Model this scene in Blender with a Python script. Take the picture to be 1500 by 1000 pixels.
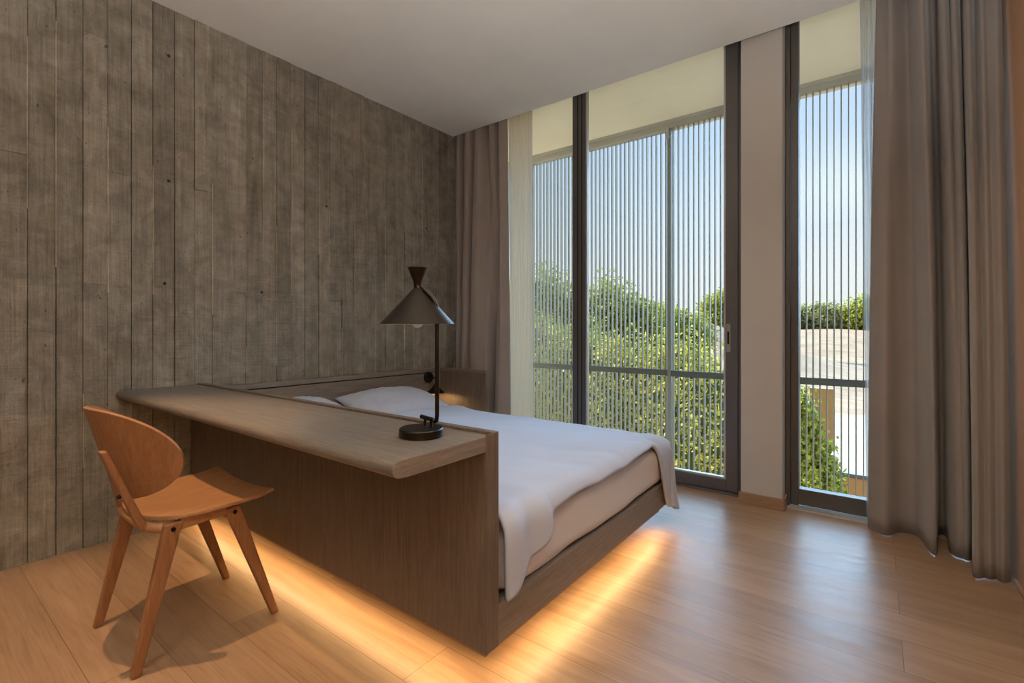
import bpy, bmesh, math, random
import numpy as np
from mathutils import Vector, Matrix
from mathutils import noise as mnoise
R = math.radians
for o in list(bpy.data.objects): bpy.data.objects.remove(o)
SC = bpy.context.scene
COL = SC.collection

# ------------------------------------------------------------------ camera
cam_d = bpy.data.cameras.new('camera'); cam = bpy.data.objects.new('camera', cam_d); COL.objects.link(cam)
cam.location = (3.03, 0.0, 1.05)
cam.rotation_euler = (R(90), 0, math.atan2(705, 930))
cam_d.sensor_width = 36; cam_d.lens = 36 * 705 / 1500.0
cam_d.shift_y = -18 / 1500.0
cam_d.clip_start = 0.02; cam_d.clip_end = 500
SC.camera = cam

# ------------------------------------------------------------------ view
SC.view_settings.view_transform = 'Standard'
SC.view_settings.look = 'None'
SC.view_settings.gamma = 1
SC.view_settings.use_curve_mapping = False
SC.view_settings.exposure = 0.46
SC.cycles.max_bounces = 10; SC.cycles.diffuse_bounces = 6; SC.cycles.transparent_max_bounces = 24
SC.cycles.sample_clamp_indirect = 6

# ------------------------------------------------------------------ sky
w = bpy.data.worlds.new('sky'); SC.world = w; w.use_nodes = True
nt = w.node_tree; nt.nodes.clear()
tc = nt.nodes.new('ShaderNodeTexCoord'); sp = nt.nodes.new('ShaderNodeSeparateXYZ')
rp = nt.nodes.new('ShaderNodeValToRGB'); bg = nt.nodes.new('ShaderNodeBackground'); wo = nt.nodes.new('ShaderNodeOutputWorld')
nt.links.new(tc.outputs['Generated'], sp.inputs[0]); nt.links.new(sp.outputs['Z'], rp.inputs[0])
nt.links.new(rp.outputs[0], bg.inputs[0]); nt.links.new(bg.outputs[0], wo.inputs[0])
el = rp.color_ramp.elements
el[0].position = 0.0; el[0].color = (.70, .70, .70, 1)
el[1].position = 1.0; el[1].color = (.34, .50, .80, 1)
for p, c in ((.10, (.69, .71, .74, 1)), (.20, (.60, .68, .78, 1)), (.34, (.45, .58, .78, 1)), (.6, (.38, .55, .82, 1))):
    e = el.new(p); e.color = c
bg.inputs[1].default_value = 1.05

def light(name, kind, loc, energy, color, rot=(0, 0, 0), **kw):
    d = bpy.data.lights.new(name, kind); d.energy = energy; d.color = color
    for k, v in kw.items(): setattr(d, k, v)
    o = bpy.data.objects.new(name, d); COL.objects.link(o); o.location = loc; o.rotation_euler = rot
    return o
def aim(o, d): o.rotation_euler = Vector(d).to_track_quat('-Z', 'Y').to_euler()

sun = light('sun', 'SUN', (-9, 6, 9), 10, (1.0, .91, .76), angle=R(1.0)); aim(sun, (.80, -.13, -.66))
glow = light('sky_glow', 'SUN', (1, 9, 7), 10.0, (.42, .68, 1.0), angle=R(85)); aim(glow, (.02, -.92, -.26))

WARM = (1.0, .64, .34); WARM2 = (1.0, .73, .48)
# ceiling spotlights: first one from the chair's shadow, the rest unseen, added as fill
def downlight(x, y, e, size=100, blend=.6, col=WARM, rad=.009):
    return light('ceiling_and_fill_spot', 'SPOT', (x, y, 2.765), e, col, (0, 0, 0), spot_size=R(size), spot_blend=blend, shadow_soft_size=rad)
downlight(1.04, .27, 115, 49, .6, (1.0, .60, .31))
downlight(2.6, -.9, 30, 120, 1)  # added fill spot behind the camera, no fitting known
downlight(3.05, 1.7, 20, 120, 1)  # added fill spot to brighten the right wall
for ux, uy, ue in ((3.36, -.12, 255), (3.25, -1.6, 30)):      # unseen fill spots added behind the camera, bounced off the ceiling
    light('fill_uplight', 'SPOT', (ux, uy, 1.3), ue, (.97, .98, .93), (R(180), 0, 0), spot_size=R(165), spot_blend=.8, shadow_soft_size=.03)

# ------------------------------------------------------------------ helpers
def link(name, me, m, parent=None, loc=None, kind=None):
    o = bpy.data.objects.new(name, me); COL.objects.link(o)
    if m is not None and not len(me.materials): me.materials.append(m)
    if parent is not None:
        o.parent = parent
        p = Vector((0, 0, 0)); q = parent
        while q is not None: p += q.location; q = q.parent
        me.transform(Matrix.Translation(-p))
    elif loc is not None:
        me.transform(Matrix.Translation(-Vector(loc))); o.location = loc
    if kind: o['kind'] = kind
    return o
def thing(name, label, cat, loc, group=None):
    o = bpy.data.objects.new(name, None); COL.objects.link(o); o.location = loc; o.empty_display_size = .1
    return tag(o, label, cat, group)
def tag(o, label, cat, group=None):
    o['label'] = label; o['category'] = cat
    if group: o['group'] = group
    return o
def mesh(vs, fs, smooth=False, name='m'):
    me = bpy.data.meshes.new(name); me.from_pydata([tuple(v) for v in vs], [], fs); me.update()
    if smooth:
        for p in me.polygons: p.use_smooth = True
    return me
def fix(me):
    bm = bmesh.new(); bm.from_mesh(me); bmesh.ops.recalc_face_normals(bm, faces=bm.faces); bm.to_mesh(me); bm.free(); return me
BOXF = [(0, 3, 2, 1), (4, 5, 6, 7), (0, 1, 5, 4), (1, 2, 6, 5), (2, 3, 7, 6), (3, 0, 4, 7)]
class MB:
    def __init__(s): s.v = []; s.f = []
    def box(s, x0, x1, y0, y1, z0, z1):
        b = len(s.v)
        s.v += [(x0, y0, z0), (x1, y0, z0), (x1, y1, z0), (x0, y1, z0), (x0, y0, z1), (x1, y0, z1), (x1, y1, z1), (x0, y1, z1)]
        s.f += [tuple(b + i for i in f) for f in BOXF]; return s
    def hexa(s, lo, hi):
        b = len(s.v); s.v += list(lo) + list(hi); s.f += [tuple(b + i for i in f) for f in BOXF]; return s
    def tube(s, pts, r, n=14, caps=True, rads=None):
        pts = [Vector(p) for p in pts]; b = len(s.v); up = None
        for i, p in enumerate(pts):
            t = (pts[min(i + 1, len(pts) - 1)] - pts[max(i - 1, 0)]).normalized()
            if up is None: up = t.orthogonal().normalized()
            up = (up - t * up.dot(t)).normalized(); sd = t.cross(up)
            rr = rads[i] if rads else r
            for k in range(n):
                a = 2 * math.pi * k / n; s.v.append(tuple(p + (up * math.cos(a) + sd * math.sin(a)) * rr))
        for i in range(len(pts) - 1):
            for k in range(n):
                k2 = (k + 1) % n
                s.f.append((b + i * n + k, b + i * n + k2, b + (i + 1) * n + k2, b + (i + 1) * n + k))
        if caps:
            s.f.append(tuple(b + k for k in reversed(range(n)))); s.f.append(tuple(b + (len(pts) - 1) * n + k for k in range(n)))
        return s
    def lathe(s, c, prof, n=40, axis='Z'):
        b = len(s.v); c = Vector(c)
        for r, h in prof:
            for k in range(n):
                a = 2 * math.pi * k / n
                if axis == 'Z': s.v.append(tuple(c + Vector((r * math.cos(a), r * math.sin(a), h))))
                else: s.v.append(tuple(c + Vector((h, r * math.cos(a), r * math.sin(a)))))
        for i in range(len(prof) - 1):
            for k in range(n):
                k2 = (k + 1) % n
                s.f.append((b + i * n + k, b + i * n + k2, b + (i + 1) * n + k2, b + (i + 1) * n + k))
        return s
    def me(s, smooth=False): return fix(mesh(s.v, s.f, smooth))
def bevel(o, w=.003, seg=2, angle=35):
    m = o.modifiers.new('bevel', 'BEVEL'); m.width = w; m.segments = seg; m.limit_method = 'ANGLE'; m.angle_limit = R(angle)
    return o
def box(name, x0, x1, y0, y1, z0, z1, m, parent=None, kind=None, bv=.002, loc=None):
    o = link(name, MB().box(x0, x1, y0, y1, z0, z1).me(), m, parent, loc, kind)
    if bv: bevel(o, bv)
    return o
def sharp(o, ang=40):
    for p in o.data.polygons: p.use_smooth = True
    try: o.data.set_sharp_from_angle(angle=R(ang))
    except Exception: pass
    return o

# ------------------------------------------------------------------ materials
class NM:
    def __init__(s, name, rough=.5, metal=0, spec=.5):
        s.m = bpy.data.materials.new(name); s.m.use_nodes = True; s.t = s.m.node_tree
        s.b = s.t.nodes['Principled BSDF']; s.b.inputs['Roughness'].default_value = rough; s.b.inputs['Metallic'].default_value = metal
        s.b.inputs['Specular IOR Level'].default_value = spec
    def n(s, t, **kw):
        x = s.t.nodes.new(t)
        for k, v in kw.items():
            if isinstance(k, str) and hasattr(x, k): setattr(x, k, v)
            else: x.inputs[k].default_value = v
        return x
    def l(s, a, b): s.t.links.new(a, b)
    def coord(s, scale=(1, 1, 1), rot=(0, 0, 0), out='Object'):
        c = s.n('ShaderNodeTexCoord'); m = s.n('ShaderNodeMapping'); m.inputs['Scale'].default_value = scale; m.inputs['Rotation'].default_value = rot
        s.l(c.outputs[out], m.inputs[0]); return m.outputs[0]
    def noise(s, vec, scale, detail=4, rough=.6, dist=0):
        x = s.n('ShaderNodeTexNoise'); x.inputs['Scale'].default_value = scale; x.inputs['Detail'].default_value = detail
        x.inputs['Roughness'].default_value = rough; x.inputs['Distortion'].default_value = dist; s.l(vec, x.inputs['Vector']); return x.outputs['Fac']
    def ramp(s, fac, *stops):
        r = s.n('ShaderNodeValToRGB'); e = r.color_ramp.elements
        e[0].position, e[0].color = stops[0][0], (*stops[0][1], 1); e[1].position, e[1].color = stops[-1][0], (*stops[-1][1], 1)
        for p, c in stops[1:-1]: q = e.new(p); q.color = (*c, 1)
        s.l(fac, r.inputs[0]); return r.outputs[0]
    def mix(s, a, b, fac, mode='MIX'):
        x = s.n('ShaderNodeMix'); x.data_type = 'RGBA'; x.blend_type = mode
        for v, i in ((fac, 0), (a, 6), (b, 7)):
            if hasattr(v, 'links'): s.l(v, x.inputs[i])
            else: x.inputs[i].default_value = v if i == 0 else (*v, 1)
        return x.outputs[2]
    def math(s, op, a, b=None):
        x = s.n('ShaderNodeMath'); x.operation = op
        for v, i in ((a, 0), (b, 1)):
            if v is None: continue
            if hasattr(v, 'links'): s.l(v, x.inputs[i])
            else: x.inputs[i].default_value = v
        return x.outputs[0]
    def bump(s, h, strength=.3, dist=.005):
        x = s.n('ShaderNodeBump'); x.inputs['Strength'].default_value = strength; x.inputs['Distance'].default_value = dist
        s.l(h, x.inputs['Height']); s.l(x.outputs[0], s.b.inputs['Normal'])
    def color(s, c):
        if hasattr(c, 'links'): s.l(c, s.b.inputs['Base Color'])
        else: s.b.inputs['Base Color'].default_value = (*c, 1)
        return s
def plain(name, c, rough=.5, metal=0, spec=.5): return NM(name, rough, metal, spec).color(c).m
def wood(name, dark, light_, scale, rough=.45, bump=.15, k=1.0):
    """grain: stretched noise; scale = per-axis stretch (small along the grain)"""
    w_ = NM(name, rough); v = w_.coord(scale)
    g = w_.noise(v, 9 * k, 6, .62, .4); g2 = w_.noise(v, 60 * k, 3, .6)
    c = w_.ramp(g, (.30, dark), (.52, tuple((a + b) / 2 for a, b in zip(dark, light_))), (.72, light_))
    f = w_.ramp(g2, (.35, (.80, .80, .80)), (.6, (1, 1, 1)))
    w_.color(w_.mix(c, f, 1.0, 'MULTIPLY')); w_.bump(g2, bump, .002); return w_.m
def cloth(name, c, rough=.9, weave=900, bump=.15, sheen=.2, var=.08):
    f = NM(name, rough, 0, .2); v = f.coord()
    n1 = f.noise(v, 6, 3); n2 = f.noise(v, weave, 2)
    f.color(f.ramp(n1, (.3, tuple(a * (1 - var) for a in c)), (.7, tuple(min(1, a * (1 + var)) for a in c))))
    f.b.inputs['Sheen Weight'].default_value = sheen; f.bump(n2, bump, .001); return f.m

def mat_concrete():
    c = NM('board_marked_concrete', .86, 0, .3); v = c.coord()
    at = c.n('ShaderNodeAttribute'); at.attribute_name = 'board'
    big = c.noise(v, 1.3, 4, .6); med = c.noise(v, 9, 6, .7, .5)
    sawv = c.coord((1, 3.0, 60)); saw = c.noise(sawv, 1.6, 3, .6)           # saw marks across each board
    grv = c.coord((1, 70, 2.4)); gr = c.noise(grv, 1.2, 4, .65, .6)         # grain along each board
    fine = c.noise(v, 160, 3, .7)
    base = c.ramp(med, (.25, (.165, .156, .136)), (.5, (.275, .265, .235)), (.78, (.40, .388, .35)))
    base = c.mix(base, c.ramp(big, (.3, (.80, .78, .74)), (.7, (1.12, 1.12, 1.10))), 1.0, 'MULTIPLY')
    base = c.mix(base, c.ramp(at.outputs['Fac'], (0, (.70, .69, .66)), (.5, (1, 1, 1)), (.85, (1.18, 1.15, 1.13)), (1, (1.75, 1.72, 1.66))), 1.0, 'MULTIPLY')
    base = c.mix(base, c.ramp(saw, (.35, (.84, .84, .84)), (.6, (1.04, 1.04, 1.04))), c.ramp(c.noise(v, 1.1, 2), (.45, (0, 0, 0)), (.6, (.8, .8, .8))), 'MULTIPLY')
    base = c.mix(base, c.ramp(gr, (.35, (.74, .74, .74)), (.6, (1.05, 1.05, 1.05))), .7, 'MULTIPLY')
    base = c.mix(base, c.ramp(fine, (.28, (.6, .6, .6)), (.42, (1, 1, 1))), .5, 'MULTIPLY')
    pit = c.noise(c.coord((1, 1.6, 1)), 26, 3, .6); base = c.mix(base, c.ramp(pit, (.27, (.35, .33, .30)), (.33, (1, 1, 1))), .9, 'MULTIPLY')
    streak = c.noise(c.coord((1, 9, .5)), 2.0, 4, .7, .4)
    base = c.mix(base, c.ramp(streak, (.3, (.72, .70, .67)), (.5, (1, 1, 1)), (.75, (1.1, 1.1, 1.08))), .8, 'MULTIPLY')
    c.color(base)
    h = c.math('ADD', c.math('MULTIPLY', saw, .5), c.math('ADD', c.math('MULTIPLY', gr, .6), c.math('MULTIPLY', med, 1.2)))
    c.bump(h, .8, .010); return c.m
def mat_floor():
    f = NM('oak_floor', .36, 0, .45); v = f.coord()
    b = f.n('ShaderNodeTexBrick'); b.offset = .37; b.offset_frequency = 2
    b.inputs['Scale'].default_value = 1; b.inputs['Brick Width'].default_value = 1.9; b.inputs['Row Height'].default_value = .19
    b.inputs['Mortar Size'].default_value = .0012; b.inputs['Mortar Smooth'].default_value = .1
    b.inputs['Color1'].default_value = (.0, .0, .0, 1); b.inputs['Color2'].default_value = (1, 1, 1, 1); b.inputs['Mortar'].default_value = (.5, .5, .5, 1)
    f.l(v, b.inputs['Vector'])
    # shift grain per plank
    sh = f.n('ShaderNodeVectorMath'); sh.operation = 'MULTIPLY_ADD'
    f.l(b.outputs['Color'], sh.inputs[0]); sh.inputs[1].default_value = (7, 3, 5); f.l(v, sh.inputs[2])
    mp = f.n('ShaderNodeMapping'); mp.inputs['Scale'].default_value = (.7, 7, 1); f.l(sh.outputs[0], mp.inputs[0])
    g = f.noise(mp.outputs[0], 2.6, 5, .6, 1.2)
    mp2 = f.n('ShaderNodeMapping'); mp2.inputs['Scale'].default_value = (3, 110, 1); f.l(sh.outputs[0], mp2.inputs[0])
    g2 = f.noise(mp2.outputs[0], 1.5, 3, .6)
    c = f.ramp(g, (.28, (.30, .188, .115)), (.5, (.375, .245, .155)), (.75, (.44, .30, .195)))
    c = f.mix(c, f.ramp(b.outputs['Color'], (0, (.86, .85, .84)), (1, (1.08, 1.08, 1.08))), 1.0, 'MULTIPLY')
    c = f.mix(c, f.ramp(g2, (.30, (.70, .68, .66)), (.48, (1, 1, 1))), .6, 'MULTIPLY')
    c = f.mix(c, (.13, .07, .035), f.math('MULTIPLY', b.outputs['Fac'], .75))
    f.color(c)
    f.l(f.ramp(g, (.3, (.30, .30, .30)), (.7, (.42, .42, .42))), f.b.inputs['Roughness'])
    f.bump(f.math('SUBTRACT', f.math('MULTIPLY', g2, .5), b.outputs['Fac']), .16, .0015); return f.m
def mat_leaf(name, a, b_, dark):
    l = NM(name, .5, 0, .3); v = l.coord(); n = l.noise(v, 23, 1, .5); n2 = l.noise(v, 1.6, 2)
    c = l.ramp(n, (.32, dark), (.5, a), (.68, b_)); c = l.mix(c, l.ramp(n2, (.3, (.75, .8, .7)), (.7, (1.2, 1.15, 1.1))), 1, 'MULTIPLY')
    l.color(c)
    tr = l.n('ShaderNodeBsdfTranslucent'); l.l(c, tr.inputs[0]); mx = l.n('ShaderNodeMixShader'); mx.inputs[0].default_value = .4
    o = l.t.nodes['Material Output']; l.l(l.b.outputs[0], mx.inputs[1]); l.l(tr.outputs[0], mx.inputs[2]); l.l(mx.outputs[0], o.inputs[0]); return l.m
def mat_glass():
    g = NM('window_glass'); t = g.t; t.nodes.remove(g.b); o = t.nodes['Material Output']
    tr = g.n('ShaderNodeBsdfTransparent'); tr.inputs[0].default_value = (.95, .97, .96, 1)
    gl = g.n('ShaderNodeBsdfGlossy'); gl.inputs['Roughness'].default_value = .02
    fr = g.n('ShaderNodeFresnel'); fr.inputs[0].default_value = 1.45; mx = g.n('ShaderNodeMixShader')
    k = g.math('MULTIPLY', fr.outputs[0], .7)
    g.l(k, mx.inputs[0]); g.l(tr.outputs[0], mx.inputs[1]); g.l(gl.outputs[0], mx.inputs[2]); g.l(mx.outputs[0], o.inputs[0]); return g.m
def mat_sheer(name, c, tr_fac):
    g = NM(name, .9, 0, .1); g.color(c); t = g.t; o = t.nodes['Material Output']
    v = g.coord(); n = g.noise(v, 500, 2)
    a = g.n('ShaderNodeBsdfTransparent'); tl = g.n('ShaderNodeBsdfTranslucent'); tl.inputs[0].default_value = (*c, 1)
    m1 = g.n('ShaderNodeMixShader'); m1.inputs[0].default_value = .5; g.l(g.b.outputs[0], m1.inputs[1]); g.l(tl.outputs[0], m1.inputs[2])
    m2 = g.n('ShaderNodeMixShader'); g.l(g.math('MULTIPLY', g.math('ADD', n, .5), tr_fac), m2.inputs[0])
    g.l(m1.outputs[0], m2.inputs[1]); g.l(a.outputs[0], m2.inputs[2]); g.l(m2.outputs[0], o.inputs[0]); return g.m
def emis(name, c, s):
    g = NM(name); g.b.inputs['Emission Color'].default_value = (*c, 1); g.b.inputs['Emission Strength'].default_value = s; g.color(c); return g.m
def plaster(name, c, k=.03):
    p = NM(name, .9, 0, .2); v = p.coord(); n = p.noise(v, 2.0, 3); f = p.noise(v, 220, 2)
    p.color(p.ramp(n, (.3, tuple(x * (1 - k) for x in c)), (.7, tuple(x * (1 + k) for x in c)))); p.bump(f, .08, .001); return p.m

M = dict(
    concrete=mat_concrete(), floor=mat_floor(), glass=mat_glass(),
    ceiling=plaster('ceiling_plaster', (.89, .88, .83)), wall=plaster('wall_plaster', (.52, .50, .47)),
    wall_r=plaster('ochre_wall', (.60, .36, .215)),
    soffit=plaster('soffit_render', (.97, .84, .65)),
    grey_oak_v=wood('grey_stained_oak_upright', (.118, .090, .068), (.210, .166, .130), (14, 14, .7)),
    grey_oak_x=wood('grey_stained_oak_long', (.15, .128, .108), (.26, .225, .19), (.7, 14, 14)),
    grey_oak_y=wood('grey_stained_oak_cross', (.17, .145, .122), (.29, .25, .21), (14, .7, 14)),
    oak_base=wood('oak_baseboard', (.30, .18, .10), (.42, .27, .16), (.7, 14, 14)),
    chair=wood('chair_oak', (.35, .17, .070), (.47, .245, .115), (9, .8, .8), .42),
    chair_v=wood('chair_oak_upright', (.26, .118, .048), (.37, .18, .082), (9, 9, .6), .42),
    bolt=plain('black_bolt', (.012, .011, .010), .35, .6),
    frame=plain('grey_aluminium', (.125, .116, .108), .42, .35),
    frame_lt=plain('light_aluminium', (.55, .55, .54), .35, .3),
    handle=plain('satin_steel', (.55, .53, .50), .3, .8),
    dark=plain('recess_shade', (.01, .01, .01), .8),  # near-black colour standing in for shade in holes, grooves and recesses
    bronze=plain('dark_bronze', (.034, .027, .021), .32, .85),
    black=plain('black_metal', (.018, .016, .015), .4, .5),
    shade_in=plain('shade_inside', (.7, .66, .58), .6),
    bulb=plain('opal_bulb', (.85, .83, .78), .25),
    duvet=cloth('white_duvet_cotton', (.53, .59, .73), .85, 700, .08, .1, .01),
    sheet=cloth('white_sheet_cotton', (.68, .68, .70), .88, 700, .08, .1, .01),
    curtain=cloth('grey_taupe_curtain', (.32, .28, .258), .95, 1100, .2, .35, .04),
    sheer=mat_sheer('cream_sheer', (.90, .82, .68), .12), sheer_g=mat_sheer('grey_sheer', (.62, .62, .60), .30),
    fin=plain('louvre_lacquer', (.30, .265, .185), .55, 0, .3), fin_rail=plain('louvre_rail_lacquer', (.13, .125, .10), .5, .1),
    led=emis('warm_led', (1.0, .62, .26), 2.0),
)

# ------------------------------------------------------------------ setting: room shell
ZC = 2.775; YC = 3.12; XR = 3.495; YB = -2.6
fl = box('floor', -.02, XR + .1, YB, 3.40, -.12, 0, M['floor'], kind='structure', bv=0)
ce = MB().box(-.02, XR + .1, YB, YC, ZC, ZC + .25).box(-.02, XR + .1, YC, 3.38, 3.02, 3.10)
link('ceiling', ce.me(), M['ceiling'], kind='structure')
box('wall_rear', -.02, XR + .1, YB - .1, YB, 0, ZC, M['grey_oak_v'], kind='structure', bv=0)
box('wall_right', XR, XR + .1, YB, 3.40, 0, 3.02, M['wall_r'], kind='structure', bv=0)
# concrete wall cast against boards: strips of differing depth, breaks at differing heights
def concrete_wall():
    rnd = random.Random(5)
    seams = [.406, .5, .597, .689, .782, .875, .974, 1.069, 1.159, 1.25, 1.346, 1.443, 1.528, 1.621, 1.72, 1.818, 1.9]
    lo = [.406 - .095 * k for k in range(34, 0, -1)]; hi = [1.9 + .095 * k for k in range(1, 17)]
    ys = [y for y in lo if y > YB - .09] + seams + hi
    mb = MB(); tone = []
    for y0, y1 in zip(ys[:-1], ys[1:]):
        zs = [0]
        for z, pr in ((.60, .5), (1.27, .45), (1.83, .45), (2.5, .15)):
            if rnd.random() < pr: zs.append(z + rnd.choice((-.02, 0, .01)))
        g0 = rnd.choice((.0006, .0014, .0030, .0060, .0044)); 
        zs.append(3.02)
        for z0, z1 in zip(zs[:-1], zs[1:]):
            d = rnd.choice((-.004, -.0015, 0, .0012, .0035)) + rnd.uniform(-.0008, .0008); t = max(.05, min(.84, rnd.gauss(.5, .18)))
            mb.box(-.1, d, y0 + g0 * .5, y1 - g0 * .4, z0, z1 - .0009); tone += [t] * 6
        if rnd.random() < .55:      # a raised fin of grout in the seam
            za = rnd.uniform(0, 1.6); zb = za + rnd.uniform(.3, 1.3)
            mb.box(-.05, .0045, y1 - .0018, y1 + .0016, za, min(zb, 2.77)); tone += [1.0] * 6
    mb.box(-.16, -.012, YB, 3.45, 0, 3.02); tone += [.0] * 6
    me = mesh(mb.v, mb.f)
    at = me.attributes.new('board', 'FLOAT', 'FACE'); at.data.foreach_set('value', tone)
    return me
wl = link('wall_left', concrete_wall(), M['concrete'], kind='structure')
tie = MB()
for y, z in [(.945, 2.516), (.945, 1.845), (.927, 1.294), (1.874, 1.899), (1.874, 1.305), (1.435, 1.278), (1.60, 1.27), (1.85, 1.55), (2.8, 1.9), (2.8, 1.3), (.0, 1.85), (.02, 1.3)]:
    tie.lathe((0, y, z), [(.0001, .0036), (.0055, .0036), (.0085, .0031)], 12, 'X')
link('wall_tie_hole', tie.me(), M['dark'], wl)  # flat dark discs, the shade inside the tie holes put into their colour

# ------------------------------------------------------------------ window wall
YW = 3.30
pil = box('wall_window', 2.372, 2.594, 3.165, 3.40, 0, 3.02, M['wall'], kind='structure', bv=.002)
box('baseboard_window', 2.362, 2.604, 3.150, 3.165, 0, .068, M['oak_base'], kind='structure', bv=.002)
box('baseboard_reveal', 2.594, 2.606, 3.165, YW, 0, .068, M['oak_base'], kind='structure', bv=.002)
box('baseboard_right', XR - .012, XR, YB, 2.86, 0, .012, M['oak_base'], kind='structure', bv=.001)
# fixed window
w1 = thing('window_1', '', '', (0.6, 3.34, 0)); del w1['label']; del w1['category']; w1['kind'] = 'structure'
f = MB().box(0, .05, 3.32, 3.38, 0, 3.02).box(1.13, 1.215, 3.325, 3.385, 0, 3.02).box(.05, 1.13, 3.32, 3.38, 0, .08).box(.05, 1.13, 3.32, 3.38, 2.95, 3.02)
bevel(link('window_frame', f.me(), M['frame'], w1), .002)
box('window_pane', .05, 1.13, 3.346, 3.352, .08, 2.95, M['glass'], w1, bv=0)
# sliding glass door
d1 = thing('door_1', '', '', (1.75, 3.30, 0)); del d1['label']; del d1['category']; d1['kind'] = 'structure'
f = MB().box(1.146, 1.252, 3.262, 3.318, .02, 3.0).box(2.262, 2.336, 3.262, 3.318, .02, 3.0).box(1.252, 2.262, 3.262, 3.318, .02, .092).box(1.252, 2.262, 3.262, 3.318, 2.93, 3.0)
bevel(link('door_leaf', f.me(), M['frame'], d1), .002)
g = MB().box(1.19, 1.196, 3.256, 3.262, .02, 3.0).box(1.226, 1.231, 3.256, 3.262, .02, 3.0)
link('door_groove', g.me(), M['dark'], d1)  # raised dark strips, groove shade put into the colour
e = MB().box(1.254, 1.268, 3.275, 3.305, .092, 2.93).box(2.248, 2.260, 3.275, 3.305, .092, 2.93).box(1.27, 2.25, 3.275, 3.305, .092, .104)
bevel(link('glazing_bead', e.me(), M['frame_lt'], d1), .001)
box('door_pane', 1.254, 2.260, 3.292, 3.298, .094, 2.928, M['glass'], d1, bv=0)
hp = box('door_handle', 2.268, 2.292, 3.257, 3.263, .905, 1.085, M['handle'], d1, bv=.001)
box('handle_recess', 2.274, 2.286, 3.2555, 3.2575, .955, 1.035, M['dark'], hp, bv=0)  # dark plate on the handle, shade of the recess as colour
bevel(link('door_jamb', MB().box(2.336, 2.372, 3.27, 3.38, 0, 3.02).box(1.1, 2.372, 3.33, 3.39, 0, .03).box(1.1, 2.372, 3.25, 3.32, 0, .016).me(), M['frame'], d1), .0015)
# right window
w2 = thing('window_2', '', '', (3.05, 3.34, 0)); del w2['label']; del w2['category']; w2['kind'] = 'structure'
f = MB().box(2.596, 2.618, 3.27, 3.38, 0, 3.02).box(2.621, 2.660, 3.30, 3.36, 0, 3.02).box(2.66, XR, 3.30, 3.36, .012, .105).box(2.66, XR, 3.30, 3.36, 2.95, 3.02).box(3.44, XR, 3.30, 3.36, .1, 2.95)
bevel(link('window_frame', f.me(), M['frame'], w2), .002)
box('window_pane', 2.66, 3.44, 3.334, 3.340, .105, 2.95, M['glass'], w2, bv=0)
bevel(link('window_sill', MB().box(2.60, XR, 3.225, 3.30, -.002, .006).box(2.66, XR, 3.36, 3.44, .02, .075).me(), M['frame_lt'], w2), .001)
# balcony beyond the glass
box('balcony_ceiling', -3.5, 6, 3.38, 4.46, 2.955, 3.15, M['soffit'], kind='structure', bv=0)
box('balcony_floor', -3.5, 6, 3.40, 4.52, -.75, -.50, M['soffit'], kind='structure', bv=0)
bm_ = MB().box(-3.5, 6, 4.36, 4.44, 2.875, 2.957).box(-3.5, 6, 4.345, 4.36, 2.925, 2.957)
bevel(link('trim_1', bm_.me(), plaster('beam_lacquer', (.52, .48, .40)), kind='structure'), .004)
box('wall_outside_left', -3.5, -.02, 3.38, 3.45, -3, 3.1, M['soffit'], kind='structure', bv=0)
box('sun_blocker_right', 4.64, 4.8, 3.38, 4.5, -3, 3.1, M['soffit'], kind='structure', bv=0)  # unseen wall added to stop sun slipping around the screen end
box('wall_outside_below', -3.5, 4.8, 3.40, 3.5, -3, -.5, M['soffit'], kind='structure', bv=0)
box('bounce_slab', -12, 12, 3.5, 6.6, -3.05, -2.95, plaster('bounce_slab', (.82, .79, .72)), kind='structure', bv=0)  # unseen pale slab added to bounce sunlight up onto the balcony ceiling

# sliding louvre screens: fins across the view, two leaves on two tracks
def screen(label, x0, x1, yc, stile_r=True, stile_l=True):
    t = thing('louvre_screen', label, 'screen', ((x0 + x1) / 2, yc, -.5), 'sliding louvre screens outside the glass')
    mb = MB(); x = x0 + .03
    n = int(round((x1 - x0 - .06) / .0452))
    for k in range(n + 1):
        xx = x0 + .03 + (x1 - x0 - .06) * k / n
        mb.box(xx - .0042, xx + .0042, yc - .02, yc + .02, -.48, 2.878)
    bevel(link('louvre_slats', mb.me(), M['fin'], t), .0012, 1)
    box('mid_rail', x0 + .01, x1 - .01, yc - .024, yc - .004, .622, .677, M['fin_rail'], t)
    box('bottom_rail', x0, x1, yc - .024, yc + .024, -.50, -.44, M['fin_rail'], t)
    for s, xx in ((stile_l, x0), (stile_r, x1)):
        if s: box('stile', xx - .011, xx + .011, yc - .028, yc + .028, -.48, 2.878, M['fin'], t)
    return t
screen('slatted metal screen leaf behind the bed, left of the overlap', -2.9, 1.500, 4.43, True, True)
s2 = screen('slatted metal screen leaf spanning behind the plaster pillar', 1.530, 4.6, 4.37, True, True)
hb = MB().box(1.505, 1.525, 4.33, 4.36, 2.80, 2.88).box(1.50, 1.53, 4.325, 4.35, 2.78, 2.81).box(1.508, 1.522, 4.335, 4.355, 2.72, 2.79)
bevel(link('hanger_bracket', hb.me(), M['frame_lt'], s2), .002)

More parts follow.
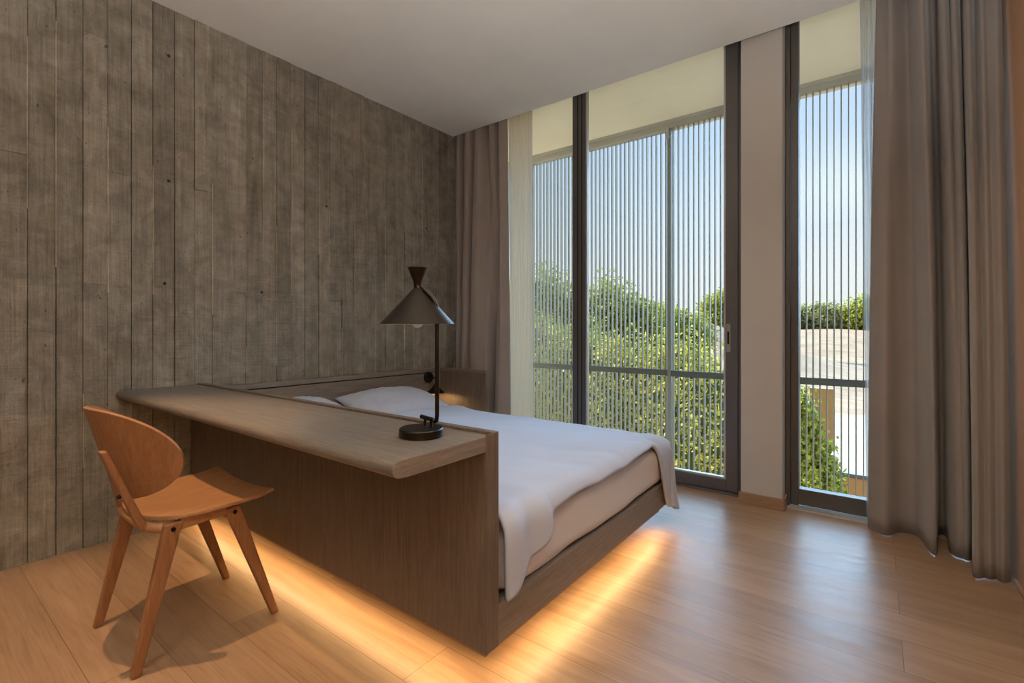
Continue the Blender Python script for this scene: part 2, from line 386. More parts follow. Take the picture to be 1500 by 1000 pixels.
# ------------------------------------------------------------------ curtains
def crom(P, n):
    P = [Vector(p) for p in P]; Q = [P[0] * 2 - P[1]] + P + [P[-1] * 2 - P[-2]]; out = []
    for i in range(1, len(Q) - 2):
        for k in range(n):
            t = k / n; a, b, c, d = Q[i - 1], Q[i], Q[i + 1], Q[i + 2]
            out.append(.5 * ((2 * b) + (c - a) * t + (2 * a - 5 * b + 4 * c - d) * t * t + (3 * b - a - 3 * c + d) * t ** 3))
    out.append(P[-1]); return out
def curtain(name, pts, z0, z1, mat, parent, thick=.004, n=7, nz=34, pw=1.0, seed=0, wob=.004):
    B = crom([(a, b, 0) for a, b, c, d in pts], n); T = crom([(c, d, 0) for a, b, c, d in pts], n)
    vs = []; fs = []; m = len(B)
    for j in range(nz + 1):
        s = j / nz; z = z0 + (z1 - z0) * s; k = s ** pw
        for i in range(m):
            q = B[i].lerp(T[i], k); w_ = wob * mnoise.noise((i * .13 + seed, z * 1.6, seed))
            vs.append((q.x + w_ * .5, q.y + w_, z))
    for j in range(nz):
        for i in range(m - 1): fs.append((j * m + i, j * m + i + 1, (j + 1) * m + i + 1, (j + 1) * m + i))
    o = link(name, mesh(vs, fs, True), mat, parent)
    if thick: sm = o.modifiers.new('solidify', 'SOLIDIFY'); sm.thickness = thick; sm.offset = 0
    return o
CR = [(2.994, 3.15, 3.032, 3.240), (3.068, 3.09, 3.063, 3.225), (3.125, 3.18, 3.083, 3.160), (3.195, 3.17, 3.146, 3.270), (3.227, 3.00, 3.183, 3.180), (3.249, 2.97, 3.210, 3.180), (3.275, 3.24, 3.234, 3.280), (3.309, 3.25, 3.263, 3.280), (3.304, 3.06, 3.267, 3.190), (3.319, 3.00, 3.293, 3.190), (3.341, 2.99, 3.309, 3.260), (3.352, 2.98, 3.311, 3.200), (3.368, 3.00, 3.334, 3.200), (3.389, 3.13, 3.354, 3.280), (3.360, 2.84, 3.365, 3.190), (3.367, 2.79, 3.387, 3.200), (3.391, 2.82, 3.405, 3.270), (3.407, 2.81, 3.418, 3.170), (3.430, 2.83, 3.434, 3.180), (3.447, 2.81, 3.464, 3.150), (3.471, 2.84, 3.482, 3.160)]
c2 = tag(curtain('curtain', CR, .005, 3.0, M['curtain'], None, .004, pw=1.7, seed=3),
         'long taupe curtain hanging to the floor at right beside the ochre wall', 'curtain', 'heavy curtains')
CL = []
ks = [(.008, 3.16), (.045, 3.14), (.065, 3.25), (.10, 3.25), (.13, 3.14), (.185, 3.13), (.20, 3.25), (.235, 3.26), (.25, 3.13), (.31, 3.12), (.33, 3.24), (.36, 3.25), (.385, 3.12), (.43, 3.13), (.455, 3.25), (.475, 3.24), (.495, 3.15), (.56, 3.19)]
kb = [(.008, 3.16), (.055, 3.13), (.07, 3.24), (.10, 3.24), (.12, 3.10), (.17, 3.09), (.19, 3.23), (.215, 3.23), (.23, 3.07), (.31, 3.04), (.39, 3.05), (.43, 3.07), (.45, 3.22), (.48, 3.24), (.50, 3.10), (.54, 3.08), (.57, 3.12), (.595, 3.20)]
for (a, b), (c, d) in zip(kb, ks): CL.append((a, b, c, max(d, 3.145)))
c1 = tag(curtain('curtain', CL, .005, 3.0, M['curtain'], None, .004, pw=1.2, seed=9),
         'taupe curtain bunched in the corner by the concrete wall behind the bed', 'curtain', 'heavy curtains')
SL = [(.605 + .0115 * k, 3.21 + (.022 if k % 2 else -.022) , .578 + .0125 * k, 3.205 + (.020 if k % 2 else -.020)) for k in range(18)]
tag(curtain('sheer_curtain', SL, .03, 3.0, M['sheer'], None, 0, seed=4), 'cream sheer curtain hanging at the edge of the left window', 'curtain', 'sheer curtains')
SR = [(2.985 + .011 * k, 3.255 + (.012 if k % 2 else -.012), 2.955 + .011 * k, 3.262 + (.010 if k % 2 else -.010)) for k in range(9)]
tag(curtain('sheer_curtain', SR, .03, 3.0, M['sheer_g'], None, 0, seed=6, wob=.012), 'narrow grey sheer curtain peeking out beside the right curtain', 'curtain', 'sheer curtains')

# ------------------------------------------------------------------ desk
dk = thing('desk', 'long grey-brown oak desk with a rounded front edge joined to the concrete wall', 'desk', (1.08, .95, 0))
prof = []
y0, y1, zt, zb = .718, 1.078, .742, .699
prof += [(y1, zb), (y0 + .045, zb), (y0 + .022, zb + .0015)]
for k in range(9):
    a = R(-90 - 11.25 * 2 * k) if False else R(250 - 20 * k)
    prof.append((y0 + .021 + .021 * math.cos(a), zt - .0205 + .0205 * math.sin(a)) )
prof += [(y0 + .05, zt), (y1, zt)]
def extrude_x(prof, x0, x1):
    n = len(prof); vs = [(x0, y, z) for y, z in prof] + [(x1, y, z) for y, z in prof]
    fs = [tuple(range(n)), tuple(reversed(range(n, 2 * n)))] + [(i, i + n, (i + 1) % n + n, (i + 1) % n) for i in range(n)]
    return fix(mesh(vs, fs))
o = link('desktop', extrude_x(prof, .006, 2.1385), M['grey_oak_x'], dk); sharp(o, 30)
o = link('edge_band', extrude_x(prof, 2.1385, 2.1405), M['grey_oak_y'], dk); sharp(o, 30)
m = MB()
for a, b in ((.008, .5135), (.5155, 1.1205), (1.1225, 2.139)): m.box(a, b, 1.050, 1.079, .118, .6985)
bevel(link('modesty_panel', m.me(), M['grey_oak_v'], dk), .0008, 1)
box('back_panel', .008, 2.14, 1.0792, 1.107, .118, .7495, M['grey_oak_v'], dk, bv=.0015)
box('end_trim', 2.1395, 2.1415, 1.0500, 1.107, .118, .749, M['grey_oak_v'], dk, bv=.0005)

# ------------------------------------------------------------------ bed
bd = thing('bed', 'low oak platform bed with lit plinth and panelled headboard along the concrete wall', 'bed', (1.1, 1.9, 0))
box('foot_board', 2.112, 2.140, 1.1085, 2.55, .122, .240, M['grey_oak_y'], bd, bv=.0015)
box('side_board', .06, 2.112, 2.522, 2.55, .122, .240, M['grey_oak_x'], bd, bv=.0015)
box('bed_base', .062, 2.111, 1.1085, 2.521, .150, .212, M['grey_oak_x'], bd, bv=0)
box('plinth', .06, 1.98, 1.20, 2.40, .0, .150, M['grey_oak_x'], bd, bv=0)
hb = MB().box(.009, .046, 1.1085, 2.945, .03, .684)
bevel(link('headboard', hb.me(), M['grey_oak_y'], bd), .001)
box('headboard_cap', .009, .052, 1.1085, 2.945, .692, .722, M['grey_oak_y'], bd, bv=.002)
box('headboard_groove', .010, .042, 1.11, 2.944, .684, .692, M['dark'], bd, bv=0)
box('side_panel', .047, .556, 2.920, 2.944, .03, .700, M['grey_oak_v'], bd, bv=.001)
box('side_panel_cap', .053, .558, 2.916, 2.946, .7005, .722, M['grey_oak_x'], bd, bv=.0015)
box('bottom_lip', .008, 2.132, 1.058, 1.066, .106, .1178, M['oak_base'], dk, bv=0)  # paler oak stands in for the LED-lit edge under the desk
box('bottom_lip', 2.122, 2.131, 1.112, 2.45, .108, .1218, M['oak_base'], bd, bv=0)  # same pale lip, LED light on the bed's lower edge as colour
# LED strips under desk and bed
led = thing('led_strip', 'warm glowing light strip hidden under the desk and bed edge', 'light strip', (2.0, 1.1, .11))
mb = MB().box(.10, 2.07, 1.092, 1.100, .108, .114).box(2.085, 2.093, 1.14, 2.44, .110, .118)
link('strip', mb.me(), M['led'], led)
def strip_light(a, b, e, d):
    a = Vector(a); b = Vector(b); L = (b - a).length
    o = light('led_strip_light', 'AREA', (a + b) / 2, e, (1.0, .62, .27), shape='RECTANGLE', size=L, size_y=.012)
    x = (b - a).normalized(); z = -Vector(d).normalized(); y = z.cross(x).normalized()
    o.rotation_euler = Matrix((x, y, z)).transposed().to_euler(); o.data.spread = R(160)
    return o
strip_light((.10, 1.074, .100), (2.08, 1.074, .100), 2.6, (0, -.35, -1))
strip_light((2.112, 1.12, .102), (2.112, 2.46, .102), 2.0, (.35, 0, -1))

# mattress with a soft fitted sheet
def mattress():
    bm = bmesh.new(); bmesh.ops.create_cube(bm, size=1)
    for v in bm.verts: v.co = Vector((.085 + (v.co.x + .5) * 2.062, 1.122 + (v.co.y + .5) * 1.412, .225 + (v.co.z + .5) * .235))
    bmesh.ops.subdivide_edges(bm, edges=bm.edges, cuts=22, use_grid_fill=True)
    c = Vector((1.1, 1.83, .34)); h = Vector((1.031, .706, .1175)); r = .07
    for v in bm.verts:
        p = v.co - c; q = Vector([max(-h[i] + r, min(h[i] - r, p[i])) for i in range(3)]); d = p - q
        if d.length > 1e-6: p = q + d.normalized() * min(d.length, r)
        v.co = c + p
        n = mnoise.noise(v.co * 5)
        if v.co.x > 2.0: v.co.x += .010 * n + .008
        if v.co.z < .26: v.co.z += .016 * mnoise.noise((v.co.y * 4, 2, 1))
    me = bpy.data.meshes.new('m'); bm.to_mesh(me); bm.free()
    for p in me.polygons: p.use_smooth = True
    return me
ma = link('mattress', mattress(), M['sheet'], loc=(1.1, 1.83, .225)); tag(ma, 'thick mattress in a white fitted sheet on the oak bed base', 'mattress')
ss = ma.modifiers.new('subdivision', 'SUBSURF'); ss.levels = 1; ss.render_levels = 1

def sstep(a, b, x):
    t = max(0, min(1, (x - a) / (b - a))); return t * t * (3 - 2 * t)
def duvet():
    X0, XE, Y0, YE = .57, 2.085, 1.128, 2.53
    NS, NT = 170, 150; R0 = .062
    def hang(y):        # length beyond the foot edge
        near = .265 - .10 * sstep(1.12, 1.33, y) - .075 * sstep(1.33, 1.39, y) + .012 * math.sin(y * 40) * (y < 1.34)
        return near + .010 * math.sin(y * 7) - .03 * sstep(1.5, 2.15, y) + .36 * sstep(2.34, 2.52, y)
    SIDE = .46
    vs = []; idx = {}
    for j in range(NT + 1):
        t = j / NT; ty = (YE - Y0 + SIDE) * t; 
        y = min(Y0 + ty, YE); dt = max(0, ty - (YE - Y0))
        for i in range(NS + 1):
            hg = hang(min(y, YE)); tx = (XE - X0 + hg) * (i / NS); x = min(X0 + tx, XE); ds = max(0, tx - (XE - X0))
            top = .492 - .028 * sstep(2.0, 2.53, y) + .012 * mnoise.noise((x * 1.7, y * 1.7, 3)) + .004 * mnoise.noise((x * 7, y * 5, 8))
            top += .018 * math.exp(-((x - .61) / .10) ** 2)
            top += .010 * sstep(1.6, 2.08, x) * mnoise.noise((x * 3 - y * 9, y * 2, 5))
            top += .016 * sstep(1.75, 2.05, x) * sstep(2.0, 2.4, y) * mnoise.noise(((x - y) * 9, (x + y) * 2.5, 4))
            r = math.hypot(ds, dt)
            if r > .28: r = .28 + .15 * math.tanh((r - .28) / .15)
            if r < 1e-6: p = Vector((x, y, top))
            else:
                hh = math.hypot(ds, dt); n = Vector((ds / hh, dt / hh, 0)); cr = (ds * dt) / (hh * hh) * 2      # 1 on the corner diagonal
                if r < R0 * math.pi / 2:
                    a = r / R0; out = R0 * math.sin(a); dn = R0 * (1 - math.cos(a))
                else:
                    e = r - R0 * math.pi / 2; out = R0 + .085 * e * (.5 + 1.1 * cr); dn = R0 + e * .98
                ang = math.atan2(dt, ds)
                fold = .016 * math.sin(ang * 8 + .6) * min(1, r / .2) * cr + .010 * mnoise.noise((x * 6, y * 6, r * 5)) * min(1, r / .08)
                p = Vector((x, y, top)) + n * (out + fold) - Vector((0, 0, dn))
                if y < 1.36 and ds > 0: p.x += .012 * math.sin((y - 1.13) * 38) * min(1, ds / .1)
                p.z = max(p.z, .035)
            vs.append(p)
    W = NS + 1
    fs = [(j * W + i, j * W + i + 1, (j + 1) * W + i + 1, (j + 1) * W + i) for j in range(NT) for i in range(NS)]
    return mesh(vs, fs, True)
du = link('duvet', duvet(), M['duvet'], loc=(1.3, 1.83, .49)); tag(du, 'white cotton duvet spread over the bed, one corner hanging to the floor', 'duvet')
sm = du.modifiers.new('solidify', 'SOLIDIFY'); sm.thickness = .016; sm.offset = 1

def pillow(cx, cy, cz, lx, ly, h, rx, seed, label):
    N = 40; vs = []; top = {}; bot = {}
    def pt(u, v, s):
        a = max(0, 1 - abs(u) ** 2.6) ** .6; b = max(0, 1 - abs(v) ** 2.6) ** .6
        pin = 1 - .10 * (abs(u) ** 4) * (1 - abs(v) ** 2) ; pin2 = 1 - .10 * (abs(v) ** 4) * (1 - abs(u) ** 2)
        z = h * .5 * a * b * s
        z += .014 * mnoise.noise((u * 2.2 + seed, v * 2.2, s)) * a * b + .006 * mnoise.noise((u * 4, v * 9 + seed, s)) * a * b * (1 + abs(v))
        return Vector((u * lx / 2 * pin2, v * ly / 2 * pin, z))
    M_ = Matrix.Rotation(rx, 4, 'Y')
    for s in (1, -1):
        for j in range(N + 1):
            for i in range(N + 1):
                p = pt(i / N * 2 - 1, j / N * 2 - 1, s); p = M_ @ p; vs.append(p + Vector((cx, cy, cz)))
    W = N + 1; fs = []
    for j in range(N):
        for i in range(N):
            a = j * W + i; fs.append((a, a + 1, a + W + 1, a + W)); b = a + W * W; fs.append((b, b + W, b + W + 1, b + 1))
    me = mesh(vs, fs, True); bm = bmesh.new(); bm.from_mesh(me); bmesh.ops.remove_doubles(bm, verts=bm.verts, dist=.0006); bmesh.ops.recalc_face_normals(bm, faces=bm.faces); bm.to_mesh(me); bm.free()
    o = link('pillow', me, M['duvet'], loc=(cx, cy, cz)); return tag(o, label, 'pillow', 'bed pillows')
pillow(.31, 2.23, .522, .48, .70, .17, R(14), 1, 'plump white pillow on the bed nearest the window, by the wall lamp')
pillow(.29, 1.485, .540, .48, .66, .15, R(10), 5, 'white pillow almost hidden behind the desk, farther from the window')

# ------------------------------------------------------------------ table lamp
RT = Vector((.797, .604, 0)); FW = Vector((-.604, .797, 0)); UP = Vector((0, 0, 1))
BC = Vector((1.983, .948, .7425))
tl = thing('table_lamp', 'dark bronze desk lamp with conical shade and bent stem standing on the desk', 'lamp', BC)
mb = MB().lathe(BC, [(.0005, 0), (.060, 0), (.063, .002), (.063, .021), (.0605, .024), (.0005, .024)], 48)
sharp(link('base', mb.me(), M['bronze'], tl), 35)
pf = BC + RT * .047 - FW * .012 + UP * .050                      # foot of the stem
zb_ = 1.118
P1 = [BC + RT * .008 + FW * .040 + UP * .046, BC + RT * .024 + FW * .016 + UP * .046]
mb = MB().tube([BC - RT * .008 + FW * .040 + UP * .049, BC + RT * .030 + FW * .012 + UP * .045, BC + RT * .040 - FW * .006 + UP * .043, BC + RT * .046 - FW * .013 + UP * .047, BC + RT * .048 - FW * .016 + UP * .062, BC + RT * .048 - FW * .016 + UP * .30, Vector((*(BC + RT * .048 - FW * .016).xy, zb_ - .02)), Vector((*(BC + RT * .045 - FW * .0145).xy, zb_)), Vector((*(BC + RT * .034 - FW * .010).xy, zb_ + .022)), Vector((*(BC + RT * .000 - FW * .0).xy, 1.172)), Vector((*(BC - RT * .008).xy, 1.184))], .0062, 16)
sharp(link('stem', mb.me(), M['bronze'], tl), 50)
for a_, b_ in ((.006, .028), (.028, .004)):
    sharp(link('stem_bracket', MB().tube([BC + RT * a_ + FW * b_ + UP * .022, BC + RT * a_ + FW * b_ + UP * .050], .0045, 12).me(), M['bronze'], tl), 50)
SCn = BC - RT * .0105; SCn.z = 0
mb = MB().lathe(SCn, [(.030, 1.226), (.0285, 1.2265), (.0125, 1.186), (.0115, 1.176), (.0120, 1.168), (.106, 1.0655), (.105, 1.0645), (.0110, 1.165), (.0105, 1.178), (.0112, 1.187), (.0292, 1.2275), (.030, 1.226)], 64)
sh_ = link('lamp_shade', mb.me(), M['bronze'], tl); sharp(sh_, 35)
mb = MB().lathe(SCn, [(.1035, 1.0645), (.0100, 1.163)], 64)
sharp(link('shade_lining', mb.me(), M['shade_in'], sh_), 35)
mb = MB().lathe(SCn, [(.0005, 1.054), (.008, 1.0555), (.015, 1.061), (.019, 1.070), (.020, 1.079), (.017, 1.090), (.011, 1.102), (.009, 1.125), (.0005, 1.126)], 32)
sharp(link('bulb', mb.me(), M['bulb'], tl), 60)

# ------------------------------------------------------------------ wall lamp by the headboard
wsn = thing('wall_lamp', 'small black wall lamp with cone shade fixed to the headboard', 'lamp', (.046, 2.772, .655))
mb = MB().lathe((.0465, 2.772, .650), [(.0005, 0), (.044, 0), (.047, .004), (.047, .016), (.043, .022), (.0005, .022)], 36, 'X')
sharp(link('wall_plate', mb.me(), M['black'], wsn), 35)
mb = MB().tube([(.066, 2.772, .650), (.162, 2.772, .650)], .0060, 12).tube([(.140, 2.772, .652), (.140, 2.772, .600)], .005, 12)
sharp(link('arm', mb.me(), M['black'], wsn), 40)
mb = MB().lathe((.140, 2.772, 0), [(.0005, .606), (.012, .605), (.013, .590), (.075, .530), (.073, .529), (.011, .588), (.0005, .590)], 36)
sharp(link('lamp_shade', mb.me(), M['black'], wsn), 35)
mb = MB().lathe((.140, 2.772, 0), [(.0005, .536), (.010, .540), (.014, .550), (.008, .566), (.0005, .568)], 20)
sharp(link('bulb', mb.me(), emis('lit_bulb', (1, .7, .38), 6), wsn), 60)
light('wall_lamp_light', 'SPOT', (.140, 2.772, .53), 2.0, (1.0, .62, .28), (0, 0, 0), spot_size=R(172), spot_blend=.3, shadow_soft_size=.012)

# ------------------------------------------------------------------ chair
ch = thing('chair', 'light oak bentwood chair with a rounded backrest drawn up to the desk', 'chair', (1.04, .67, 0))
def seat():
    N = 36; vs = []; W = N + 1
    for j in range(N + 1):
        v = j / N; y = .503 + (.878 - .503) * v
        w_ = .235 * (1 - (1 - min(1, v / .42)) ** 2.6) ** .5 if v < .42 else .235 + .006 * (v - .42)
        w_ = max(w_, .03)
        for i in range(N + 1):
            u = i / N * 2 - 1; x = 1.032 + u * w_
            yy = y 
            q = (x - 1.032) / .235
            z = .438 + .010 * q * q + .006 * sstep(.5, 1, v) + .010 * sstep(.86, 1, v) * q * q + .004 * (1 - v) ** 2 - .006 * math.exp(-((v - .4) / .2) ** 2) * (1 - q * q)
            vs.append((x, yy, z))
    fs = [(j * W + i, j * W + i + 1, (j + 1) * W + i + 1, (j + 1) * W + i) for j in range(N) for i in range(N)]
    return mesh(vs, fs, True)
def back():
    N = 44; vs = []; W = N + 1
    for j in range(N + 1):
        v = j / N * 2 - 1
        for i in range(N + 1):
            u = math.sin((i / N * 2 - 1) * math.pi / 2); x = 1.048 + .236 * u
            up = .140 * max(0, 1 - abs(u) ** 2.8) ** .5; dn = .160 * max(0, 1 - abs(u) ** 2.3) ** .5
            z = .663 + (v * up if v > 0 else v * dn) - .012 * abs(u) ** 2
            y = .432 + .145 * abs(u) ** 1.9 - .27 * (z - .675)
            vs.append((x, y, z))
    fs = [(j * W + i, j * W + i + 1, (j + 1) * W + i + 1, (j + 1) * W + i) for j in range(N) for i in range(N)]
    me = mesh(vs, fs, True); bm = bmesh.new(); bm.from_mesh(me); bmesh.ops.remove_doubles(bm, verts=bm.verts, dist=.0004); bm.to_mesh(me); bm.free(); return me
for nm, me in (('seat', seat()), ('backrest', back())):
    o = link(nm, me, M['chair'] if nm == 'seat' else M['chair_v'], ch)
    s_ = o.modifiers.new('solidify', 'SOLIDIFY'); s_.thickness = .011; s_.offset = 0; bevel(o, .002, 2, 50)
def leg(foot, top, sx=(.024, .030), sy=(.026, .052)):
    f_, t_ = Vector(foot), Vector(top); q = []
    for c_, hx, hy in ((f_, sx[0] / 2, sy[0] / 2), (t_, sx[1] / 2, sy[1] / 2)):
        q.append([(c_.x - hx, c_.y - hy, c_.z), (c_.x + hx, c_.y - hy, c_.z), (c_.x + hx, c_.y + hy, c_.z), (c_.x - hx, c_.y + hy, c_.z)])
    o = link('leg', MB().hexa(*q).me(), M['chair_v'], ch); bevel(o, .006, 3); return o
for x0_, x1_ in ((1.246, 1.236), (.838, .846)):
    for yf, yt in ((.470, .572), (.892, .746)):
        lg = leg((x0_, yf, 0), (x1_, yt, .434))
        sgn = 1 if x0_ > 1 else -1; yb_ = yt + (-.004 if yf < .6 else .006)
        mb = MB().lathe((x1_ + sgn * .013, yb_, .415), [(.0005, sgn * .0045), (.0065, sgn * .0045), (.0075, sgn * .002), (.0075, -sgn * .002)], 16, 'X')
        link('bolt', mb.me(), M['bolt'], lg)
    sr = link('side_rail', MB().hexa([(x1_ - .011, .590, .404), (x1_ + .011, .590, .404), (x1_ + .011, .728, .412), (x1_ - .011, .728, .412)], [(x1_ - .011, .590, .441), (x1_ + .011, .590, .441), (x1_ + .011, .728, .441), (x1_ - .011, .728, .441)]).me(), M['chair'], ch); bevel(sr, .004)
rr = [(1.225, .572, .419), (1.205, .535, .419), (1.15, .519, .419), (1.04, .516, .419), (.93, .519, .419), (.875, .535, .419), (.857, .572, .419)]
rl = link('rear_rail', MB().tube([tuple(p) for p in crom(rr, 5)], .0155, 12).me(), M['chair'], ch); sharp(rl, 60)
bevel(box('front_rail', .860, 1.222, .735, .757, .405, .436, M['chair'], ch, bv=0), .004)
for xp in (.912, 1.170):
    q = []
    for (y, z, hx, hy) in ((.513, .410, .017, .013), (.409, .683, .014, .010)) if xp > 1 else ((.522, .410, .016, .010), (.487, .555, .013, .006)):
        q.append([(xp - hx, y - hy, z), (xp + hx, y - hy, z), (xp + hx, y + hy, z), (xp - hx, y + hy, z)])
    po = bevel(link('back_post', MB().hexa(*q).me(), M['chair_v'], ch), .006, 3)
    if xp > 1: link('bolt', MB().tube([(xp, .455, .535), (xp, .4435, .532)], .006, 14).me(), M['bolt'], po)

# ------------------------------------------------------------------ outside
def ground():
    vs = []; fs = []; nx, ny = 90, 90
    for j in range(ny + 1):
        for i in range(nx + 1):
            x = -70 + 130 * i / nx; y = 5 + 130 * j / ny
            z = -3.0 + 4.0 * sstep(56, 92, y) + 2.8 * math.exp(-((x + 14) / 11) ** 2 - ((y - 48) / 14) ** 2) * 1.9 + .35 * mnoise.noise((x * .12, y * .12, 1)) * sstep(50, 60, y)
            vs.append((x, y, z))
    fs = [(j * (nx + 1) + i, j * (nx + 1) + i + 1, (j + 1) * (nx + 1) + i + 1, (j + 1) * (nx + 1) + i) for j in range(ny) for i in range(nx)]
    return mesh(vs, fs, True)
gm = NM('dry_earth', .95, 0, .1); v_ = gm.coord(); n1 = gm.noise(v_, .35, 5, .65); n2 = gm.noise(gm.coord((.25, 1.6, 1.6)), 1.2, 3)
gm.color(gm.mix(gm.ramp(n1, (.35, (.26, .20, .145)), (.55, (.33, .265, .205)), (.75, (.26, .24, .14))), gm.ramp(n2, (.35, (.8, .8, .8)), (.6, (1.05, 1.05, 1.05))), 1, 'MULTIPLY'))
link('ground', ground(), gm.m, kind='structure')
pav = box('paved_yard', -12, 16, 13.6, 58, -3.05, -2.93, plaster('pale_paving', (.30, .295, .29)), kind='structure', bv=0)
ow = wood('orange_timber', (.52, .25, .07), (.70, .38, .13), (9, 9, .5))
sh1 = thing('timber_wall', 'orange timber boundary wall with dark capping below the right window', 'wall', (3.0, 13.05, -3))
box('board_panel', 1.85, 6.0, 13.0, 13.1, -3.0, -2.22, ow, sh1); box('capping', 1.75, 6.1, 12.93, 13.2, -2.22, -2.13, M['frame'], sh1)
sh2 = thing('timber_post', 'tall orange timber board standing beyond the shrub in the yard', 'post', (1.78, 16.2, -3))
box('board', 1.50, 2.06, 16.1, 16.25, -2.95, -.62, ow, sh2)
bt = thing('garden_table', 'white garden table beside the shrub, seen through the right window', 'table', (1.95, 13.9, -2.93))
box('table_top', 1.55, 2.3, 13.6, 14.2, -2.0, -1.93, plain('white_table', (.8, .8, .8)), bt)
for a in (1.6, 2.25):
    for b in (13.65, 14.15): box('leg', a - .02, a + .02, b - .02, b + .02, -2.93, -2.0, M['frame'], bt)

def foliage(blobs, n, size, seed, fill=.25):
    rng = np.random.default_rng(seed); B = np.array(blobs, float)
    vol = (B[:, 3] * B[:, 4] * B[:, 5]) ** (2 / 3); k = rng.choice(len(B), n, p=vol / vol.sum())
    d = rng.normal(size=(n, 3)); d /= np.linalg.norm(d, axis=1)[:, None]
    rad = 1 - fill * rng.random(n) ** 1.5 + .10 * rng.normal(size=n)
    lump = 1 + .12 * np.sin(d[:, 0] * 7 + seed) * np.cos(d[:, 2] * 6 + d[:, 1] * 5)
    c = B[k, :3] + d * (rad * lump)[:, None] * B[k, 3:6]
    nrm = d + rng.normal(size=(n, 3)) * .8; nrm /= np.linalg.norm(nrm, axis=1)[:, None]
    a = np.cross(nrm, rng.normal(size=(n, 3))); a /= np.linalg.norm(a, axis=1)[:, None]; b = np.cross(nrm, a)
    s = size * (.6 + .8 * rng.random(n))[:, None]
    V = np.stack([c - a * s * .5, c + b * s * .28, c + a * s * .5, c - b * s * .28], 1).reshape(-1, 3)
    me = bpy.data.meshes.new('leaves'); me.vertices.add(4 * n); me.vertices.foreach_set('co', V.ravel().astype('f'))
    me.loops.add(4 * n); me.loops.foreach_set('vertex_index', np.arange(4 * n, dtype='i'))
    me.polygons.add(n); me.polygons.foreach_set('loop_start', np.arange(0, 4 * n, 4, dtype='i')); me.polygons.foreach_set('loop_total', np.full(n, 4, 'i'))
    me.update(); me.validate(); return me
LF = [mat_leaf('leaf_yellow_green', (.40, .41, .045), (.68, .62, .15), (.11, .14, .015)),
      mat_leaf('leaf_mid_green', (.28, .34, .035), (.52, .52, .09), (.07, .10, .012)),
      mat_leaf('leaf_grey_green', (.34, .36, .17), (.46, .48, .27), (.18, .21, .09))]
bark = plain('bark', (.10, .07, .045), .9)
core = plain('crown_shade_core', (.045, .065, .014), .95)  # dark solid core, shade inside the crowns put into its colour
def plant(name, label, cat, group, blobs, n, size, mat, seed, zg=-3.0, fill=.25):
    cx = sum(b[0] for b in blobs) / len(blobs); cy = sum(b[1] for b in blobs) / len(blobs)
    t = thing(name, label, cat, (cx, cy, zg), group)
    link('foliage', foliage(blobs, n, size, seed, fill), mat, t)
    mb = MB(); mb.tube([(cx, cy, zg - .1), (cx, cy, max(b[2] for b in blobs))], .1, 8, rads=[.14 if cat == 'tree' else .05, .05 if cat == 'tree' else .02])
    for b in blobs: mb.tube([(cx, cy, zg + .3), (b[0], b[1], b[2])], .04, 6)
    link('trunk', mb.me(True), bark, t)
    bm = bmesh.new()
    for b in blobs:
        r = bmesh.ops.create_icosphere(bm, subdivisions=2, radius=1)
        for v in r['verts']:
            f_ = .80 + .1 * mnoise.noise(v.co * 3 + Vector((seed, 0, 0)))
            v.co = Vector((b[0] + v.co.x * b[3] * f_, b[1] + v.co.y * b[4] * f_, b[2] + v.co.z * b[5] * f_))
    me = bpy.data.meshes.new('m'); bm.to_mesh(me); bm.free(); link('crown_shade_core', me, core, t)
    return t
G = 'garden shrubs below the window'
plant('shrub', 'leafy yellow-green shrub below the sliding door, left of the pillar', 'shrub', G, [(1.0, 8.2, -.9, 1.1, .8, 1.5), (.2, 8.5, -.4, .8, .8, 1.35), (1.1, 8.0, -2.2, 1.2, .8, .8)], 21000, .085, LF[0], 11)
plant('shrub', 'leafy shrub seen through the middle of the sliding door', 'shrub', G, [(-.9, 8.6, -.55, .9, .8, 1.45), (-.3, 8.3, -1.9, 1.2, .9, 1.0)], 16000, .085, LF[0], 12)
plant('shrub', 'yellow-green shrub seen just right of the dark mullion', 'shrub', G, [(-2.0, 9.0, -.35, 1.0, .9, 1.5), (-1.8, 8.6, -1.9, 1.2, .9, 1.0)], 16000, .085, LF[1], 13)
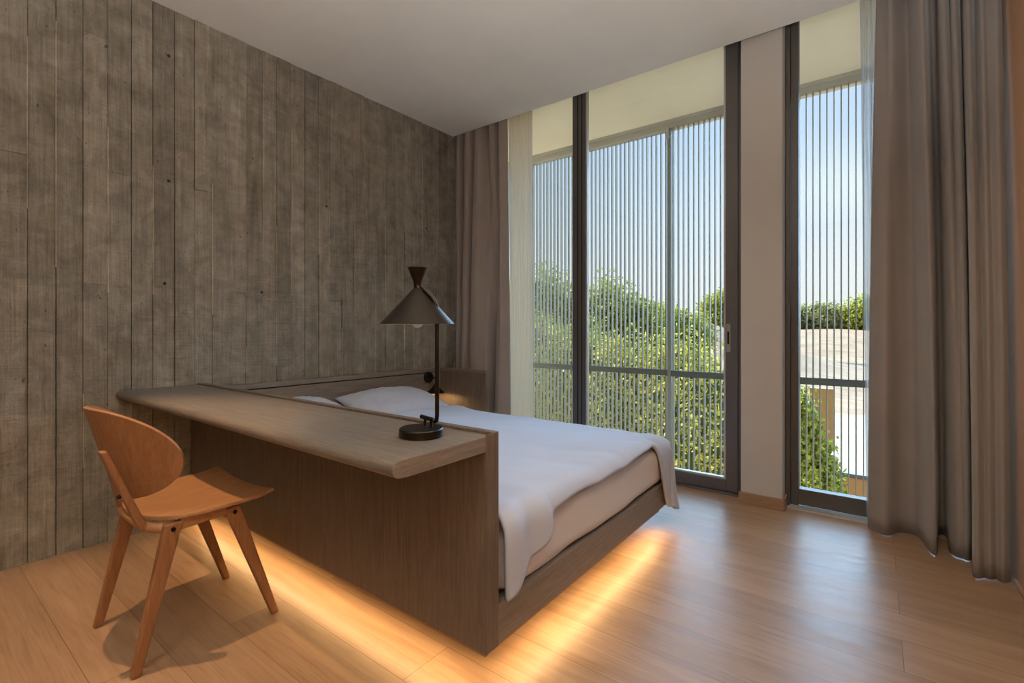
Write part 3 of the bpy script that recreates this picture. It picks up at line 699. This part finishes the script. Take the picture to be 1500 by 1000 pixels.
plant('shrub', 'pale yellow-green shrub behind the bed in the left window', 'shrub', G, [(-3.4, 9.4, -.2, 1.2, 1.0, 1.6), (-4.8, 10.0, -.1, 1.2, 1.0, 1.7), (-3.4, 9.0, -1.9, 1.6, .9, 1.2)], 20000, .09, LF[0], 14)
plant('shrub', 'leafy green shrub at the lower left of the right window', 'shrub', G, [(2.14, 7.9, -1.15, .50, .5, .80), (2.02, 7.8, -.45, .40, .4, .70), (2.32, 7.9, -1.75, .52, .5, .65)], 22000, .085, LF[1], 15)
T = 'trees beyond the shrubs'
plant('tree', 'broad green tree whose crown rises highest in the left window', 'tree', T, [(-6.3, 14, 1.2, 1.5, 1.4, 1.95), (-7.6, 14.5, .6, 1.6, 1.4, 1.9), (-5.2, 14, .4, 1.2, 1.2, 2.0), (-6.2, 13.6, -1, 2.2, 1.3, 1.6)], 26000, .13, LF[1], 21)
plant('tree', 'bushy green tree just right of the dark mullion, lower than its neighbour', 'tree', T, [(-4.0, 14.5, .9, 1.05, 1.1, 1.75), (-3.1, 15, .5, 1.0, 1.1, 1.55), (-3.6, 14.3, -.8, 1.5, 1.1, 1.5)], 20000, .13, LF[1], 22)
plant('tree', 'distant tree on the slope near the middle of the sliding door', 'tree', T, [(-8.0, 28, .6, 2.4, 1.8, 2.0), (-5.9, 28.5, .3, 1.6, 1.6, 1.75)], 12000, .2, LF[1], 23)
plant('tree', 'distant round tree on the dirt rise beside the door handle', 'tree', T, [(-10.5, 60, 3.0, 3.6, 2.5, 2.6), (-6.5, 60, 2.4, 2.4, 2.5, 2.6)], 8000, .4, LF[1], 24, zg=-1)
for k, (x, y, z, rx, rz, lab) in enumerate([(-13, 96, 3.0, 6.5, 3.4, 'grey-green tree at the left end of the hilltop row'), (-4.5, 97, 2.8, 5, 2.6, 'low grey-green tree in the hilltop row left of centre in the right window'), (3.5, 95, 3.4, 5, 3.2, 'tallest green tree of the hilltop row in the right window'), (12, 97, 3.0, 5.5, 2.9, 'grey-green tree at the right end of the hilltop row')]):
    plant('tree', lab, 'tree', 'trees along the hilltop', [(x, y, z, rx, 3, rz), (x + 3, y + 1, z - .8, rx * .7, 3, rz * .8)], 7000, .55, LF[2] if k != 2 else LF[1], 30 + k, zg=.8)
